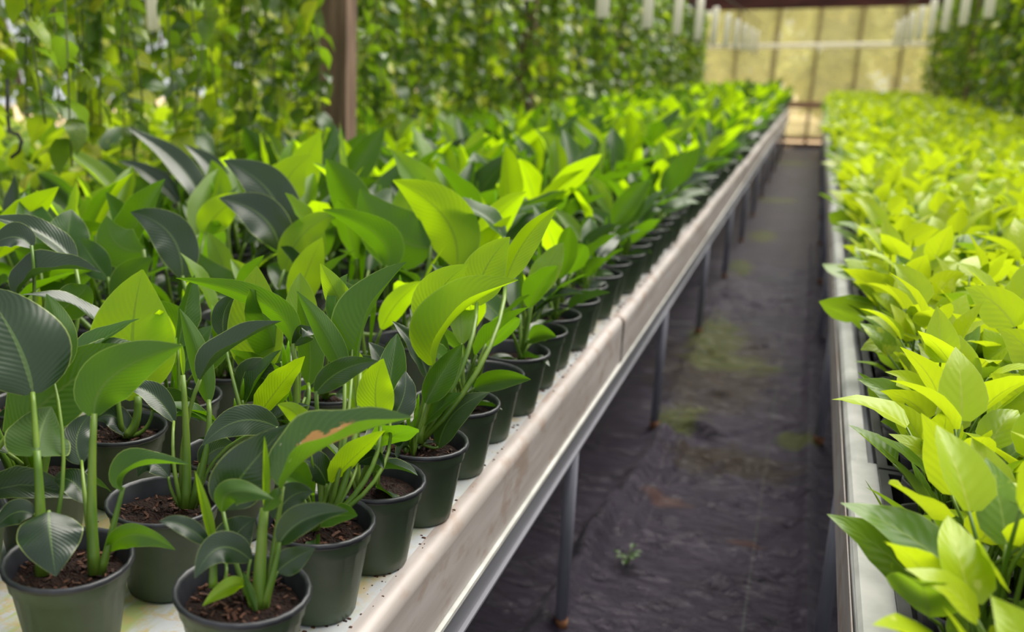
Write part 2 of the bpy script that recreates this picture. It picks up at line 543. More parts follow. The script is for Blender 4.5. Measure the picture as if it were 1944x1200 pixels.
def post(x, y, w, label):
    o = thing('wooden_post', label, 'post', (x, y, 0), rng.uniform(-.1, .1), 'square wooden roof posts')
    p = MB(); box(p, -w / 2, w / 2, -w / 2, w / 2, 0, 3.1)
    for k in range(3):
        pass
    me = p.build('shaft', M['wood'], o, False)
    f = MB()
    box(f, -w / 2 - .012, w / 2 + .012, -w / 2 - .012, w / 2 + .012, 0, .12)
    f.build('foot_collar', M['rust'], o, False)
post(-2.0, 4.1, .13, 'square weathered wooden post rising among the hanging vines beside the paddle-leaved plants')
post(-2.13, 7.85, .115, 'wooden post half hidden in vines further along the first bench')
for y in (11.6, 15.4, 19.2):
    post(-2.13, y, .115, 'wooden post buried in the far vine curtain along the first bench')
for y in (8.6, 12.3, 15.6, 19.2):
    post(1.80, y, .115, 'wooden post standing among the vines beside the yellow-green plants')

# ---------------------------------------------------------------- benches
def legset(root, x, ys, foot=True):
    P = np.array([(0, 0, .05), (0, 0, .6)])
    lm = MB().add(*tube(np.array([(0, 0, .012), (0, 0, .60)]), .0165, 10)).mesh('leg', M['leg'])
    fm = MB().add(*tube(np.array([(0, 0, .004), (0, 0, .035)]), .0185, 10)).mesh('foot', M['rust'])
    for y in ys:
        l = link('leg', lm, root); l.location = (x, y, 0)
        f = link('foot', fm, l)

BX0, BX1, BY0, BY1 = -1.98, -.44, -.5, 19.75
LEG_Y = [.66 + 1.65 * k for k in range(12)]
bench = thing('growing_bench', 'long white metal-topped bench carrying the rows of potted paddle-leaved plants', 'bench')
prof = []   # top sheet with a rolled front edge and a tall skirt
for k in range(7):
    a = math.radians(90 * k / 6)
    prof.append((BX1 - .022 + .022 * math.sin(a), .75 - .022 + .022 * math.cos(a)))
t = MB()
nx = 10
xs_ = list(np.linspace(BX0, BX1 - .03, nx))
V = [(x, y, .75) for y in (BY0, BY1) for x in xs_]
t.add(V, gf(1, nx - 1))
V = [(x, y, .742) for y in (BY0, BY1) for x in xs_]
t.add(V, gf(1, nx - 1)[:, ::-1])
t.build('table_top', M['bench'], bench, False)
seams = [-.5, 2.83, 5.4, 8.0, 10.6, 13.2, 15.8, BY1]
for i in range(len(seams) - 1):
    y0, y1 = seams[i], seams[i + 1] - .004
    off = .004 * (i % 2)
    pr = [(BX1 - .03, .7502)] + [(x + off, z) for x, z in prof] + [(BX1 + off, .7275), (BX1 + off, .70), (BX1 + off, .66), (BX1 + off, .618), (BX1 + off, .6135), (BX1 + off, .612), (BX1 - .001 + off, .6115), (BX1 - .006 + off, .611), (BX1 - .006 + off, .70), (BX1 - .03, .742)]
    nn = 14
    V = [(x, y, z) for y in np.linspace(y0, y1, nn) for x, z in pr]
    e = MB().add(V, gf(nn - 1, len(pr) - 1)[:, ::-1])
    e.build('edge_panel', M['skirt'], bench)
l = MB(); box(l, BX1 - .03, BX1 + .007, BY0, BY1, .600, .608); l.build('white_lip', M['lip'], bench, False)
l = MB(); box(l, BX1 - .036, BX1 + .002, BY0, BY1, .545, .598); box(l, BX1 - .036, BX1 + .010, BY0, BY1, .541, .546); l.build('under_rail', M['rail'], bench, False)
l = MB(); box(l, BX0, BX0 + .03, BY0, BY1, .60, .742); l.build('back_panel', M['skirt'], bench, False)
legset(bench, -.458, LEG_Y)
legset(bench, -1.94, LEG_Y)
for y in LEG_Y:
    b = MB(); box(b, BX0 + .02, BX1 - .04, y - .015, y + .015, .60, .64); b.build('cross_bar', M['rail'], bench, False)

RX0, RX1 = .128, 1.60
bench2 = thing('growing_bench', 'white-edged metal bench full of yellow-green leafy plants in black trays', 'bench')
b = MB(); box(b, RX0 + .02, RX1, BY0, BY1, .69, .70); b.build('table_top', M['bench'], bench2, False)
b = MB()
pr = [(RX0 + .004, .60), (RX0, .61), (RX0, .728), (RX0 + .006, .738), (RX0 + .014, .742), (RX0 + .033, .742), (RX0 + .035, .737), (RX0 + .035, .70)]
nn = 60
yy = np.linspace(BY0, BY1, nn)
V = [(x + .0015 * math.sin(3.1 * y) + .001 * math.sin(11 * y), y, z) for y in yy for x, z in pr]
b.add(V, gf(nn - 1, len(pr) - 1)); b.build('side_rail', M['lip'], bench2, False)
b = MB(); box(b, RX0 - .006, RX0 - .004, BY0, BY1, .608, .722); b.build('stained_face', M['skirt'], bench2, False)
b = MB(); pr = [(RX0 - .001, .741), (RX0 + .004, .748), (RX0 + .046, .748), (RX0 + .049, .744), (RX0 + .049, .715)]
b.add([(x, y, z) for y in np.linspace(.2, 1.93, 10) for x, z in pr], gf(9, len(pr) - 1)); b.build('cover_strip', M['lip'], bench2, False)
b = MB(); box(b, RX1 - .03, RX1, BY0, BY1, .60, .74); b.build('back_rail', M['lip'], bench2, False)
legset(bench2, RX0 + .03, [.78 + 1.65 * k for k in range(12)])
legset(bench2, RX1 - .05, [.78 + 1.65 * k for k in range(12)])

bench3 = thing('growing_bench', 'white bench behind the hanging vines with golden leafy plants', 'bench')
b = MB(); box(b, -3.95, -2.34, .5, 19.7, .74, .75); b.build('table_top', M['lip'], bench3, False)
b = MB(); box(b, -2.35, -2.33, .5, 19.7, .60, .75); b.build('side_rail', M['lip'], bench3, False)
legset(bench3, -2.42, LEG_Y); legset(bench3, -3.85, LEG_Y)

# ---------------------------------------------------------------- pots
POT = lathe([(.002, 0), (.050, 0), (.0545, .004), (.057, .02), (.0705, .103), (.0735, .106), (.0765, .128)], 24)
RIMV = lathe([(.0765, .124), (.0800, .1255), (.0808, .129), (.0795, .1325), (.0765, .133), (.0735, .128), (.0660, .098)], 24)
def soil_arr(r=.0675, z=.106, seg=20, seed=0, rough=.004):
    rg = np.random.default_rng(seed)
    rr = [r, r * .85, r * .65, r * .45, r * .25, r * .02]
    V, F, U = lathe([(q, z) for q in rr], seg)
    V = V.copy(); V[:, 2] += rg.normal(0, rough, len(V)) * (np.linalg.norm(V[:, :2], axis=1) < r * .97) + .004 * (1 - np.linalg.norm(V[:, :2], axis=1) / r)
    return V, F, U
ME_POT = MB().add(*POT).mesh('pot', M['pot'])
ME_RIM = MB().add(*RIMV).mesh('rim', M['rim'])
ME_SOIL = [MB().add(*soil_arr(seed=k)).mesh('soil', M['soil']) for k in range(3)]


def chips_mesh(seed, r=.066, z=.108, cnt=70):
    rg = np.random.default_rng(seed)
    mb = MB()
    for _ in range(cnt):
        a, q = rg.uniform(0, 6.28), r * math.sqrt(rg.uniform(0, 1))
        L, w, h = rg.uniform(.004, .011), rg.uniform(.002, .004), rg.uniform(.001, .002)
        V = np.array([(-L, -w, -h), (L, -w * .6, -h), (L * .8, w, -h), (-L, w * .7, -h), (-L, -w, h), (L, -w * .6, h), (L * .8, w, h), (-L, w * .7, h)]) * .6
        R = np.array(Matrix.Rotation(rg.uniform(0, 6.28), 3, 'Z') @ Matrix.Rotation(rg.normal(0, .35), 3, 'X') @ Matrix.Rotation(rg.normal(0, .35), 3, 'Y'))
        V = V @ R.T + (q * math.cos(a), q * math.sin(a), z + rg.uniform(0, .005))
        mb.add(V, [(3, 2, 1, 0), (4, 5, 6, 7), (0, 1, 5, 4), (1, 2, 6, 5), (2, 3, 7, 6), (3, 0, 4, 7)])
    return mb.mesh('bark_chips', M['chip'], False)
ME_CHIPS = [chips_mesh(k) for k in range(3)]


def put_pot(root, k=0, chips=False):
    p = link('pot', ME_POT, root)
    tag(link('rim', ME_RIM, p), 'black rim')
    link('soil', ME_SOIL[k % 3], root)
    if chips:
        tag(link('bark_chips', ME_CHIPS[k % 3], root), kind='stuff')

# ---------------------------------------------------------------- paddle-leaved plants (random kinds)
Z_ = np.array([0, 0, 1.0])
def paddle_plant(seed, n=9, mm=4, size=1.0, tseg=6):
    """-> list of (part, V, F, U, material key) in plant coordinates; soil at z=.11"""
    rg = np.random.default_rng(seed)
    parts = []
    ns = rg.choice([1, 2, 2])
    for s in range(ns):
        a0 = rg.uniform(0, 6.28)
        base = np.array([.03 * math.cos(a0), .03 * math.sin(a0), .10]) * (1 if ns > 1 else .3)
        base[2] = .10
        phi = rg.uniform(0, 6.28)
        nl = int(rg.integers(4, 6)) if ns > 1 else int(rg.integers(5, 7))
        stem = MB()
        for k in range(nl):
            f = k / (nl - 1)
            az = phi + math.pi * (k % 2) + rg.normal(0, .45)
            o = np.array([math.cos(az), math.sin(az), 0])
            pl = (.03 + .145 * f ** .9) * size * rg.uniform(.85, 1.12)
            lean = (.80 - .55 * f) * rg.uniform(.7, 1.3)
            p1 = base + Z_ * pl * .55 + o * pl * .12
            p2 = base + Z_ * pl * math.cos(lean) + o * pl * math.sin(lean) * .9
            stem.add(*tube(bez(base, p1, p2, 5), np.linspace(.0075, .0032, 6) * (.8 + .3 * f), tseg))
            L = (.095 + .11 * min(1, f * 1.2)) * size * rg.uniform(.88, 1.15)
            W = L * rg.uniform(.38, .52)
            a1 = lean * .9 + rg.uniform(.05, .55)
            bend = rg.uniform(.25, .95) if f < .95 else rg.uniform(.0, .5)
            if f < .3: bend += .5
            side = np.cross(Z_, o) * rg.normal(0, .22)
            d1 = math.sin(a1) * o + math.cos(a1) * Z_ + side * .5
            a2 = a1 + bend
            d2 = math.sin(a2) * o + math.cos(a2) * Z_ + side
            q1 = p2 + norm(d1) * L * .5
            q2 = q1 + norm(d2) * L * .5
            P = bez(p2, q1, q2, n)
            T = norm(np.gradient(P, axis=0))
            N = -o * T[:, 2:3] + Z_ * (T @ o)[:, None]
            N = rot_about(N, norm(T.mean(0)), rg.normal(0, .55))
            fold = rg.uniform(.2, .85)
            key = 'dark' if f < .45 else ('mid' if f < .8 else rg.choice(['bright', 'mid']))
            if key == 'mid' and rg.uniform() < .35: key = 'dark'
            if key == 'dark' and rg.uniform() < .18: key = 'mid'
            parts.append(('leaf', *leaf_geo(P, N, W, mm, fold, rg.uniform(.015, .05), rg, curl=rg.uniform(0, .15)), key))
        if rg.uniform() < .6:      # rolled young spear
            d = norm(np.array([rg.normal(0, .1), rg.normal(0, .1), 1]))
            h = rg.uniform(.2, .3) * size
            P = np.array([base + d * h * q for q in (0, .5, .62, .75, .9, 1)])
            V, F, U = tube(P, [.005, .004, .0065, .008, .005, .001], tseg)
            parts.append(('leaf', V, F, U, 'bright'))
        V, F, U, _ = stem.arrays()
        parts.append(('stem', V, F, U, 'stem'))
    return parts


NVAR = 12
VAR = []
for k in range(NVAR):
    VAR.append([(nm, MB().add(V, F, U).mesh(nm, M[key])) for nm, V, F, U, key in paddle_plant(100 + k)])


def put_plant(loc, rz, label, group, k, scale=1.0, sub=None, hscale=1.0):
    o = thing('potted_paddle_plant', label, 'potted plant', loc, rz, group)
    put_pot(o, k)
    for nm, me in (sub or VAR[k % NVAR]):
        c = link(nm, me, o)
        if scale != 1.0 or hscale != 1.0:
            c.scale = (scale, scale, scale * hscale)
            c.location = (0, 0, .10 * (1 - scale * hscale))
    return o

# ---------------------------------------------------------------- hero plants, read off the photograph leaf by leaf
def hero(name_label, X, Y, leaves, stalks, seed=0, rz=0.0, extra=None, esc=1.0):
    rg = np.random.default_rng(900 + seed)
    o = thing('potted_paddle_plant', name_label, 'potted plant', (X, Y, .75), 0)
    put_pot(o, seed, chips=True)
    org = np.array([X, Y, .75])
    z0 = proj((X, Y, .87))[2]
    for pts, r0, r1, dz in stalks:
        W3 = []
        for i, q in enumerate(pts):
            d = q[2] if len(q) > 2 else 0.0
            W3.append(at(q[0], q[1], z0 + dz + d) - org)
        if len(W3) == 2:
            P = bez(W3[0], (W3[0] + W3[1]) / 2, W3[1], 7)
        else:
            P = bez(W3[0], 2 * W3[1] - (W3[0] + W3[2]) / 2, W3[2], 7)
        MB().add(*tube(P, np.linspace(r0, r1, 8) * z0 / FPX, 8)).build('stem', M['stem'], o)
    for lf in leaves:
        b, c, tp, w, roll, fold, (db, dc, dt), key = lf[:8]
        p0, p1, p2 = (at(*b, z0 + db) - org, at(*c, z0 + dc) - org, at(*tp, z0 + dt) - org)
        P = bez(p0, p1, p2, 16)
        T = norm(np.gradient(P, axis=0))
        v = norm(CC - (P + org))
        N = norm(v - T * np.sum(v * T, axis=1, keepdims=True))
        N = np.array([rot_about(N[i], T[i], math.radians(roll)) for i in range(len(P))])
        V, F, U = leaf_geo(P, N, w * z0 / FPX, 8, fold, lf[8] * 1.6 if len(lf) > 8 else .042, rg, curl=.08)
        MB().add(V, F, U).build('leaf', M[key], o)
    for nm, me in (extra or []):
        c = link(nm, me, o)
        c.scale = (esc,) * 3
        c.location = (0, 0, .10 * (1 - esc))
    return o

Xc = [-.525 - .228 * k for k in range(7)]
D0 = (0, 0, 0)
hero('potted plant with two stout shoots and a dark heart-shaped leaf drooping over the soil', -.756, .80, [
    ((70, 864), (72, 815), (98, 772), 142, 180, .45, (0, .03, .07), 'mid'),
    ((62, 748), (48, 650), (-35, 545), 195, 8, .12, (.03, .03, .05), 'dark'),
    ((98, 708), (130, 640), (88, 558), 78, 180, .3, (.06, .06, .08), 'mid'),
    ((93, 972), (92, 1005), (106, 1094), 120, 0, -.15, (-.03, -.06, -.07), 'dark'),
    ((62, 978), (30, 955), (-14, 1008), 50, 15, .2, (0, 0, 0), 'dark'),
    ((179, 790), (172, 700), (347, 656), 120, 185, .50, (0, .0, -.02), 'mid'),
    ((233, 930), (220, 870), (358, 882), 84, -62, .8, (0, 0, 0), 'mid'),
    ((207, 1046), (240, 985), (333, 1044), 50, 20, .25, (0, -.01, -.02), 'mid'),
    ((155, 880), (128, 830), (172, 785), 62, 0, .2, (.05, .06, .08), 'dark'),
    ((165, 955), (140, 895), (102, 912), 60, 20, .2, (.03, .04, .05), 'dark'),
], [
    (((80, 1092), (77, 980), (70, 856)), 14, 7, 0), (((76, 960), (68, 830, .015), (62, 745, .03)), 8, 5, 0.0),
    (((180, 1090), (174, 950), (179, 785)), 13, 6, 0), (((192, 1090), (212, 1010), (234, 925)), 9, 4, 0),
    (((178, 1080), (163, 960), (155, 875, .04)), 7, 3, .01), (((198, 1090), (200, 1065), (208, 1044)), 4, 3, 0),
    (((84, 1085), (74, 1020), (64, 975)), 5, 3, .01), (((78, 1080), (120, 900), (98, 705, .05)), 5, 3, .02), (((84, 1088), (88, 1020), (93, 972, -.03)), 6, 4, 0)], 1)

hero('potted plant at the bench corner with a rolled spear and a brown-scorched torn leaf', -.529, .836, [
    ((424, 965), (445, 905), (549, 806), 110, 6, .15, (.02, .02, .03), 'dark'),
    ((422, 972), (412, 905), (520, 948), 60, 165, .5, (0, -.02, -.03), 'mid'),
    ((536, 927), (575, 838), (785, 793), 165, -62, .85, (.0, 0, -.01), 'scorch'),
    ((530, 1032), (565, 970), (661, 971), 64, -20, .45, (0, -.01, -.03), 'dark'),
    ((526, 1086), (548, 1062), (598, 1041), 52, 12, .15, (0, 0, 0), 'dark'),
    ((476, 1064), (410, 1000), (370, 1098), 62, 5, .15, (0, -.02, -.04), 'dark'),
    ((405, 1038), (396, 980), (370, 893), 34, 175, .95, (0, 0, 0), 'bright', .005),
    ((396, 1034), (350, 985), (302, 990), 38, 15, .25, (0, -.01, -.01), 'dark'),
    ((464, 1112), (440, 1100), (384, 1151), 36, 170, .4, (0, -.02, -.04), 'bright'),
    ((424, 1062), (440, 1010), (484, 985), 78, 0, .15, (.04, .04, .05), 'dark'),
    ((520, 985), (550, 925), (594, 935), 62, 12, .15, (.04, .05, .05), 'dark'),
    ((503, 985), (505, 900), (502, 828), 30, 170, 1.05, (0, 0, 0), 'bright', .003),
    ((487, 1160), (470, 1120), (462, 1085), 22, 170, .7, (-.02, -.02, -.02), 'mid'),
    ((500, 970), (530, 930), (533, 940), 34, 160, .4, (-.01, -.02, -.02), 'mid'),
], [
    (((492, 1160), (494, 1070), (502, 965)), 16, 9, 0), (((478, 1155), (445, 1060), (423, 968, .02)), 6, 4, .01),
    (((502, 1155), (520, 1040), (537, 924)), 8, 4, .005), (((498, 1158), (518, 1090), (531, 1030)), 8, 4, -.005),
    (((506, 1160), (514, 1120), (527, 1084)), 5, 3, 0), (((404, 1115), (405, 1075), (405, 1032)), 9, 6, -.01),
    (((478, 1158), (470, 1110), (476, 1062)), 5, 3, 0), (((420, 1120), (430, 1085), (425, 1060, .03)), 4, 3, .0)], 2)

hero('potted plant with one very large upright glowing lime leaf seen from behind', -.98, 1.18, [
    ((262, 758), (236, 640), (271, 512), 168, 180, .10, (0, 0, .02), 'bright', .012),
    ((215, 640), (150, 560), (40, 560), 70, 70, .4, (.05, .05, .03), 'dark'),
    ((290, 780), (330, 735), (380, 800), 60, 20, .3, (.0, -.02, -.03), 'dark'),
    ((248, 830), (215, 765), (180, 800), 50, 20, .2, (0, 0, 0), 'dark'),
], [(((240, 828), (258, 800), (262, 752)), 10, 7, 0), (((232, 826), (222, 740), (215, 640, .05)), 6, 3, 0),
    (((246, 828), (275, 815), (290, 780)), 5, 3, 0), (((236, 828), (240, 830), (248, 826)), 5, 3, 0)], 0)

hero('potted plant of slim stalks in the second row behind the corner pots', -.749, .985, [
    ((396, 765), (385, 670), (341, 586), 52, 178, .55, (.02, .02, .03), 'mid', .006),
    ((380, 722), (420, 660), (534, 610), 90, -60, .8, (0, 0, 0), 'dark'),
    ((348, 715), (345, 660), (342, 652), 14, 170, .8, (0, 0, 0), 'bright'),
    ((528, 812), (450, 770), (384, 846), 60, 8, .15, (-.02, -.03, -.05), 'dark'),
    ((330, 800), (290, 730), (240, 735), 56, 30, .4, (.04, .04, .04), 'dark'),
    ((380, 880), (410, 840), (450, 850), 50, 10, .2, (0, 0, 0), 'dark'),
    ((320, 905), (280, 850), (262, 905), 46, 20, .2, (0, 0, 0), 'dark'),
], [(((352, 965), (354, 850), (347, 712)), 11, 5, 0), (((362, 965), (392, 850), (396, 760, .02)), 8, 5, 0),
    (((345, 965), (350, 830), (380, 720)), 6, 4, .01), (((370, 965), (420, 860), (528, 812, -.02)), 5, 3, 0), (((345, 962), (330, 880), (330, 800, .04)), 5, 3, 0),
    (((365, 960), (370, 920), (380, 880)), 4, 3, 0), (((340, 960), (325, 930), (320, 905)), 4, 3, 0)], 1)

hero('potted plant with a tall lime blade crossed by a long wavy horizontal leaf', -.753, 1.17, [
    ((492, 715), (478, 610), (488, 505), 112, 180, .12, (.06, .06, .08), 'bright', .015),
    ((556, 655), (560, 560), (334, 528), 58, 150, .35, (0, 0, -.02), 'mid'),
    ((556, 655), (600, 610), (574, 640), 40, 10, .2, (0, -.01, -.02), 'dark'),
    ((425, 640), (415, 585), (450, 560), 50, 10, .1, (.08, .08, .08), 'dark'),
    ((460, 760), (490, 690), (515, 735), 90, 170, .2, (.02, .0, -.02), 'dark'),
    ((585, 730), (600, 650), (565, 553), 60, 172, .5, (.02, .02, .02), 'mid'),
], [(((552, 835), (562, 750), (556, 652)), 8, 5, 0), (((500, 850), (495, 780), (492, 710, .06)), 7, 5, .0),
    (((545, 840), (580, 780), (585, 728, .02)), 6, 4, 0), (((480, 850), (450, 750), (425, 640, .08)), 5, 3, 0), (((490, 850), (470, 800), (460, 760)), 5, 3, 0)], 2, extra=VAR[6], esc=.55)

hero('edge-row potted plant with a grey-green folded leaf above a lime hanging one', -.534, 1.03, [
    ((600, 746), (640, 690), (718, 686), 50, 10, .2, (-.02, -.03, -.05), 'dark'),
    ((722, 808), (700, 740), (728, 681), 74, 180, .12, (.03, .02, .01), 'bright', .02),
    ((602, 835), (565, 775), (527, 768), 40, 180, .3, (-.02, -.03, -.04), 'bright'),
    ((683, 695), (675, 600), (772, 498), 150, -50, .85, (.08, .08, .09), 'mid', .012),
    ((652, 705), (630, 640), (563, 553), 56, 172, .5, (.05, .05, .06), 'mid'),
    ((668, 615), (640, 560), (608, 500), 60, 175, .35, (.14, .14, .15), 'bright'),
    ((640, 620), (625, 560), (660, 520), 44, 175, .35, (.14, .14, .15), 'mid'),
    ((740, 800), (775, 760), (770, 705), 60, 20, .3, (.06, .06, .08), 'dark'),
    ((620, 920), (600, 860), (560, 880), 56, 10, .2, (0, -.02, -.02), 'dark'),
    ((680, 880), (720, 850), (728, 890), 34, 15, .3, (.03, .02, 0), 'dark'),
], [(((615, 990), (606, 860), (600, 742, -.02)), 7, 4, 0), (((622, 990), (700, 900), (722, 804, .03)), 6, 4, 0), (((612, 990), (605, 900), (602, 832, -.02)), 5, 4, 0),
    (((625, 985), (670, 850), (683, 690, .08)), 8, 5, 0), (((618, 985), (650, 830), (652, 700, .05)), 6, 4, 0), (((620, 985), (660, 800), (668, 612, .14)), 5, 3, 0),
    (((628, 985), (720, 900), (740, 800, .06)), 5, 3, 0), (((615, 988), (618, 950), (620, 918)), 5, 3, 0), (((625, 985), (660, 930), (680, 880, .03)), 4, 3, 0)], 0, extra=VAR[1], esc=.55)

hero('edge-row potted plant fanning out three tall sunlit lime leaves', -.513, 1.352, [
    ((826, 695), (830, 590), (984, 532), 150, -55, .85, (0, -.01, -.03), 'bright', .012),
    ((834, 628), (800, 560), (888, 502), 92, 182, .10, (.02, .02, .02), 'bright', .012),
    ((905, 580), (905, 510), (968, 450), 88, 178, .10, (.08, .08, .08), 'bright', .012),
    ((960, 535), (985, 450), (1058, 393), 62, 25, .4, (.14, .14, .14), 'bright', .012),
    ((832, 850), (845, 770), (930, 745), 56, 150, .3, (0, -.01, -.03), 'dark'),
    ((770, 850), (740, 790), (735, 850), 44, 20, .2, (0, -.02, -.03), 'dark'),
    ((760, 770), (735, 690), (700, 650), 60, 30, .4, (.05, .05, .06), 'dark'),
    ((812, 720), (800, 660), (745, 610), 54, 40, .4, (.06, .06, .06), 'dark'),
], [(((792, 840), (808, 770), (828, 690)), 13, 6, 0), (((785, 840), (815, 720), (834, 622, .02)), 7, 4, .02), (((800, 838), (880, 690), (905, 576, .08)), 6, 4, 0),
    (((800, 838), (920, 680), (960, 530, .14)), 6, 4, .0), (((798, 840), (820, 850), (832, 848)), 4, 3, 0), (((785, 840), (772, 860), (770, 850)), 4, 3, 0),
    (((785, 838), (765, 810), (760, 770, .05)), 5, 3, 0), (((788, 838), (805, 780), (812, 720, .06)), 5, 3, 0)], 1, extra=VAR[4], esc=.5)

hero('tall inner potted plant raising two broad arching green leaves above its neighbours', -.985, 1.86, [
    ((818, 470), (730, 470), (684, 358), 120, 178, .25, (0, 0, 0), 'mid', .015),
    ((868, 508), (880, 400), (746, 342), 105, 172, .25, (-.02, -.02, -.02), 'bright', .015),
    ((956, 452), (930, 400), (836, 378), 62, 60, .4, (0, 0, 0), 'mid'),
    ((735, 510), (760, 440), (612, 398), 70, 150, .35, (-.1, -.1, -.12), 'mid'),
    ((540, 515), (560, 430), (640, 405), 70, 165, .3, (0, 0, 0), 'bright'),
], [(((760, 640), (800, 560), (818, 466)), 7, 4, 0), (((765, 640), (860, 590), (868, 504)), 7, 4, 0), (((770, 640), (930, 560), (956, 450)), 5, 3, 0),
    (((755, 640), (735, 580), (735, 506, -.1)), 6, 4, 0), (((740, 640), (560, 600), (540, 512)), 5, 3, 0)], 2, extra=VAR[3], esc=.8)
hero('inner potted plant with a broad dark arching leaf and an upright lime one', Xc[3], 1.90, [
    ((540, 452), (540, 350), (424, 304), 92, 15, .25, (0, 0, 0), 'dark'),
    ((545, 402), (520, 340), (592, 294), 82, 180, .12, (.05, .05, .05), 'bright', .01),
    ((531, 475), (520, 395), (416, 376), 84, 20, .25, (-.04, -.04, -.04), 'dark'),
    ((390, 446), (400, 400), (472, 368), 66, 180, .15, (.06, .06, .06), 'bright'),
    ((470, 560), (400, 560), (365, 470), 76, 175, .3, (-.05, -.05, -.05), 'mid'),
], [(((450, 610), (545, 560), (540, 448)), 6, 4, 0), (((445, 610), (530, 520), (545, 398, .05)), 6, 4, 0), (((455, 610), (540, 560), (531, 470, -.04)), 6, 4, 0),
    (((440, 610), (385, 540), (390, 442, .06)), 5, 3, 0), (((445, 610), (470, 590), (470, 556, -.05)), 5, 3, 0)], 1, extra=VAR[5], esc=.7)
hero('inner potted plant with a long dark leaf drooping beside a folded green one', Xc[3], 1.54, [
    ((346, 528), (350, 425), (248, 403), 84, 8, .25, (0, 0, 0), 'dark'),
    ((272, 478), (205, 480), (203, 410), 84, 178, .2, (.02, .02, .02), 'mid', .01),
    ((126, 484), (128, 440), (136, 398), 84, 2, .2, (.0, 0, .03), 'mid', .01),
    ((205, 530), (165, 480), (150, 452), 60, 5, .2, (0, 0, 0), 'mid'),
    ((262, 590), (215, 530), (290, 490), 76, 178, .2, (0, -.02, -.03), 'mid'),
], [(((285, 680), (350, 620), (346, 524)), 6, 4, 0), (((278, 680), (280, 570), (272, 474)), 6, 4, 0), (((262, 680), (140, 590), (126, 480)), 6, 4, 0),
    (((268, 680), (225, 600), (205, 526)), 5, 3, 0), (((274, 680), (265, 640), (262, 586)), 5, 3, 0)], 2, extra=VAR[7], esc=.5)
hero('inner potted plant with long wavy-edged leaves reaching sideways over its neighbours', Xc[3] + .01, 1.20, [
    ((34, 562), (60, 492), (192, 517), 95, -60, .8, (0, 0, 0), 'dark'),
    ((142, 502), (95, 430), (-25, 412), 66, 45, .5, (.05, .05, .05), 'dark'),
    ((60, 470), (30, 430), (-20, 470), 60, 30, .4, (0, 0, 0), 'dark'),
    ((100, 600), (160, 560), (165, 540), 70, 175, .3, (-.02, -.02, -.02), 'mid'),
], [(((48, 770), (40, 660), (34, 558)), 6, 4, 0), (((60, 770), (140, 640), (142, 498, .05)), 6, 4, 0), (((52, 770), (65, 600), (60, 466)), 5, 3, 0),
    (((56, 770), (95, 690), (100, 596)), 5, 3, 0)], 0, extra=VAR[2], esc=.65)
hero('rear potted plant with slender dark leaves arching up towards the hanging vines', Xc[5], 2.30, [
    ((384, 405), (378, 320), (243, 243), 62, 35, .4, (0, 0, 0), 'dark'),
    ((338, 388), (300, 330), (226, 306), 48, 40, .5, (0, 0, 0), 'dark'),
    ((430, 380), (420, 320), (350, 275), 50, 30, .4, (.05, .05, .05), 'dark'),
    ((300, 410), (265, 350), (285, 330), 60, 178, .2, (.03, .03, .03), 'mid'),
], [(((350, 520), (390, 480), (384, 400)), 6, 4, 0), (((345, 520), (345, 450), (338, 384)), 5, 3, 0), (((352, 520), (425, 460), (430, 376, .05)), 5, 3, 0), (((342, 520), (310, 470), (300, 406)), 5, 3, 0)], 1, extra=VAR[8], esc=.7)
HERO_XY = [(Xc[3], 1.90), (Xc[3], 1.54), (Xc[3] + .01, 1.20), (Xc[5], 2.30), (-.756, .80), (-.529, .836), (-.98, 1.18), (-.749, .985), (-.753, 1.17), (-.534, 1.03), (-.513, 1.352), (-.985, 1.86)]

# ---------------------------------------------------------------- the rest of the paddle-leaved plants
SKIP_Y = 19.5
spots = []
rg = np.random.default_rng(11)
for k in range(7):
    y = (.836, .80, .82, .80, .83, .80, .82)[k] - .178 * 2
    while y < SKIP_Y:
        x = Xc[k] + rg.normal(0, .006)
        yy_ = y + rg.normal(0, .008)
        y += .179
        if any((x - a) ** 2 + (yy_ - b) ** 2 < .150 ** 2 for a, b in HERO_XY):
            continue
        if k == 0 and yy_ < 1.0: continue
        if k == 1 and yy_ < .9: continue
        spots.append((x, yy_, k))
def in_view(x, y, z=1.0, mg=40):
    u, v, d = proj((x, y, z))
    return d > .3 and -mg < u < IMG_W + mg and -mg < v < IMG_H + mg + 60, d
vis, rest = [], []
for s in spots:
    ok, d = in_view(s[0], s[1])
    (vis if ok else rest).append((d, s))
vis.sort()
indiv, far = vis[:288], vis[288:] + [r for r in rest if r[0] > .2]
ORD = ['first', 'second', 'third', 'fourth', 'fifth', 'sixth', 'seventh', 'eighth', 'ninth', 'tenth', 'eleventh', 'twelfth']
edge_n = 0
for i, (d, (x, y, k)) in enumerate(indiv):
    kk = int(rg.integers(0, NVAR))
    sc = rg.uniform(.95, 1.2)
    lb, gr = 'paddle-leaved plant in a green pot, %s row in from the bench edge' % ORD[k], 'paddle-leaved plants, %s row in' % ORD[k]
    if k == 0:
        sc = rg.uniform(.62, .85) if y < 3.2 else rg.uniform(.75, 1.0)
        gr = 'paddle-leaved plants along the bench edge'
        if y < 1.352:
            lb = 'small dark potted plant on the bench edge just before the lime-fanned plant'
        elif edge_n < 12:
            lb = 'small edge-row potted plant, %s pot beyond the lime-fanned plant towards the end wall' % ORD[edge_n]
            edge_n += 1
        else:
            lb = 'edge-row potted plant well beyond the lime-fanned plant, towards the end wall'
    elif k == 1 and y < 2.2:
        sc = rg.uniform(.65, .85)
    if k in (2, 3) and 1.2 < y < 1.8: sc = rg.uniform(.58, .75)
    put_plant((x, y, .75), rg.uniform(0, 6.28), lb, gr, kk, sc)

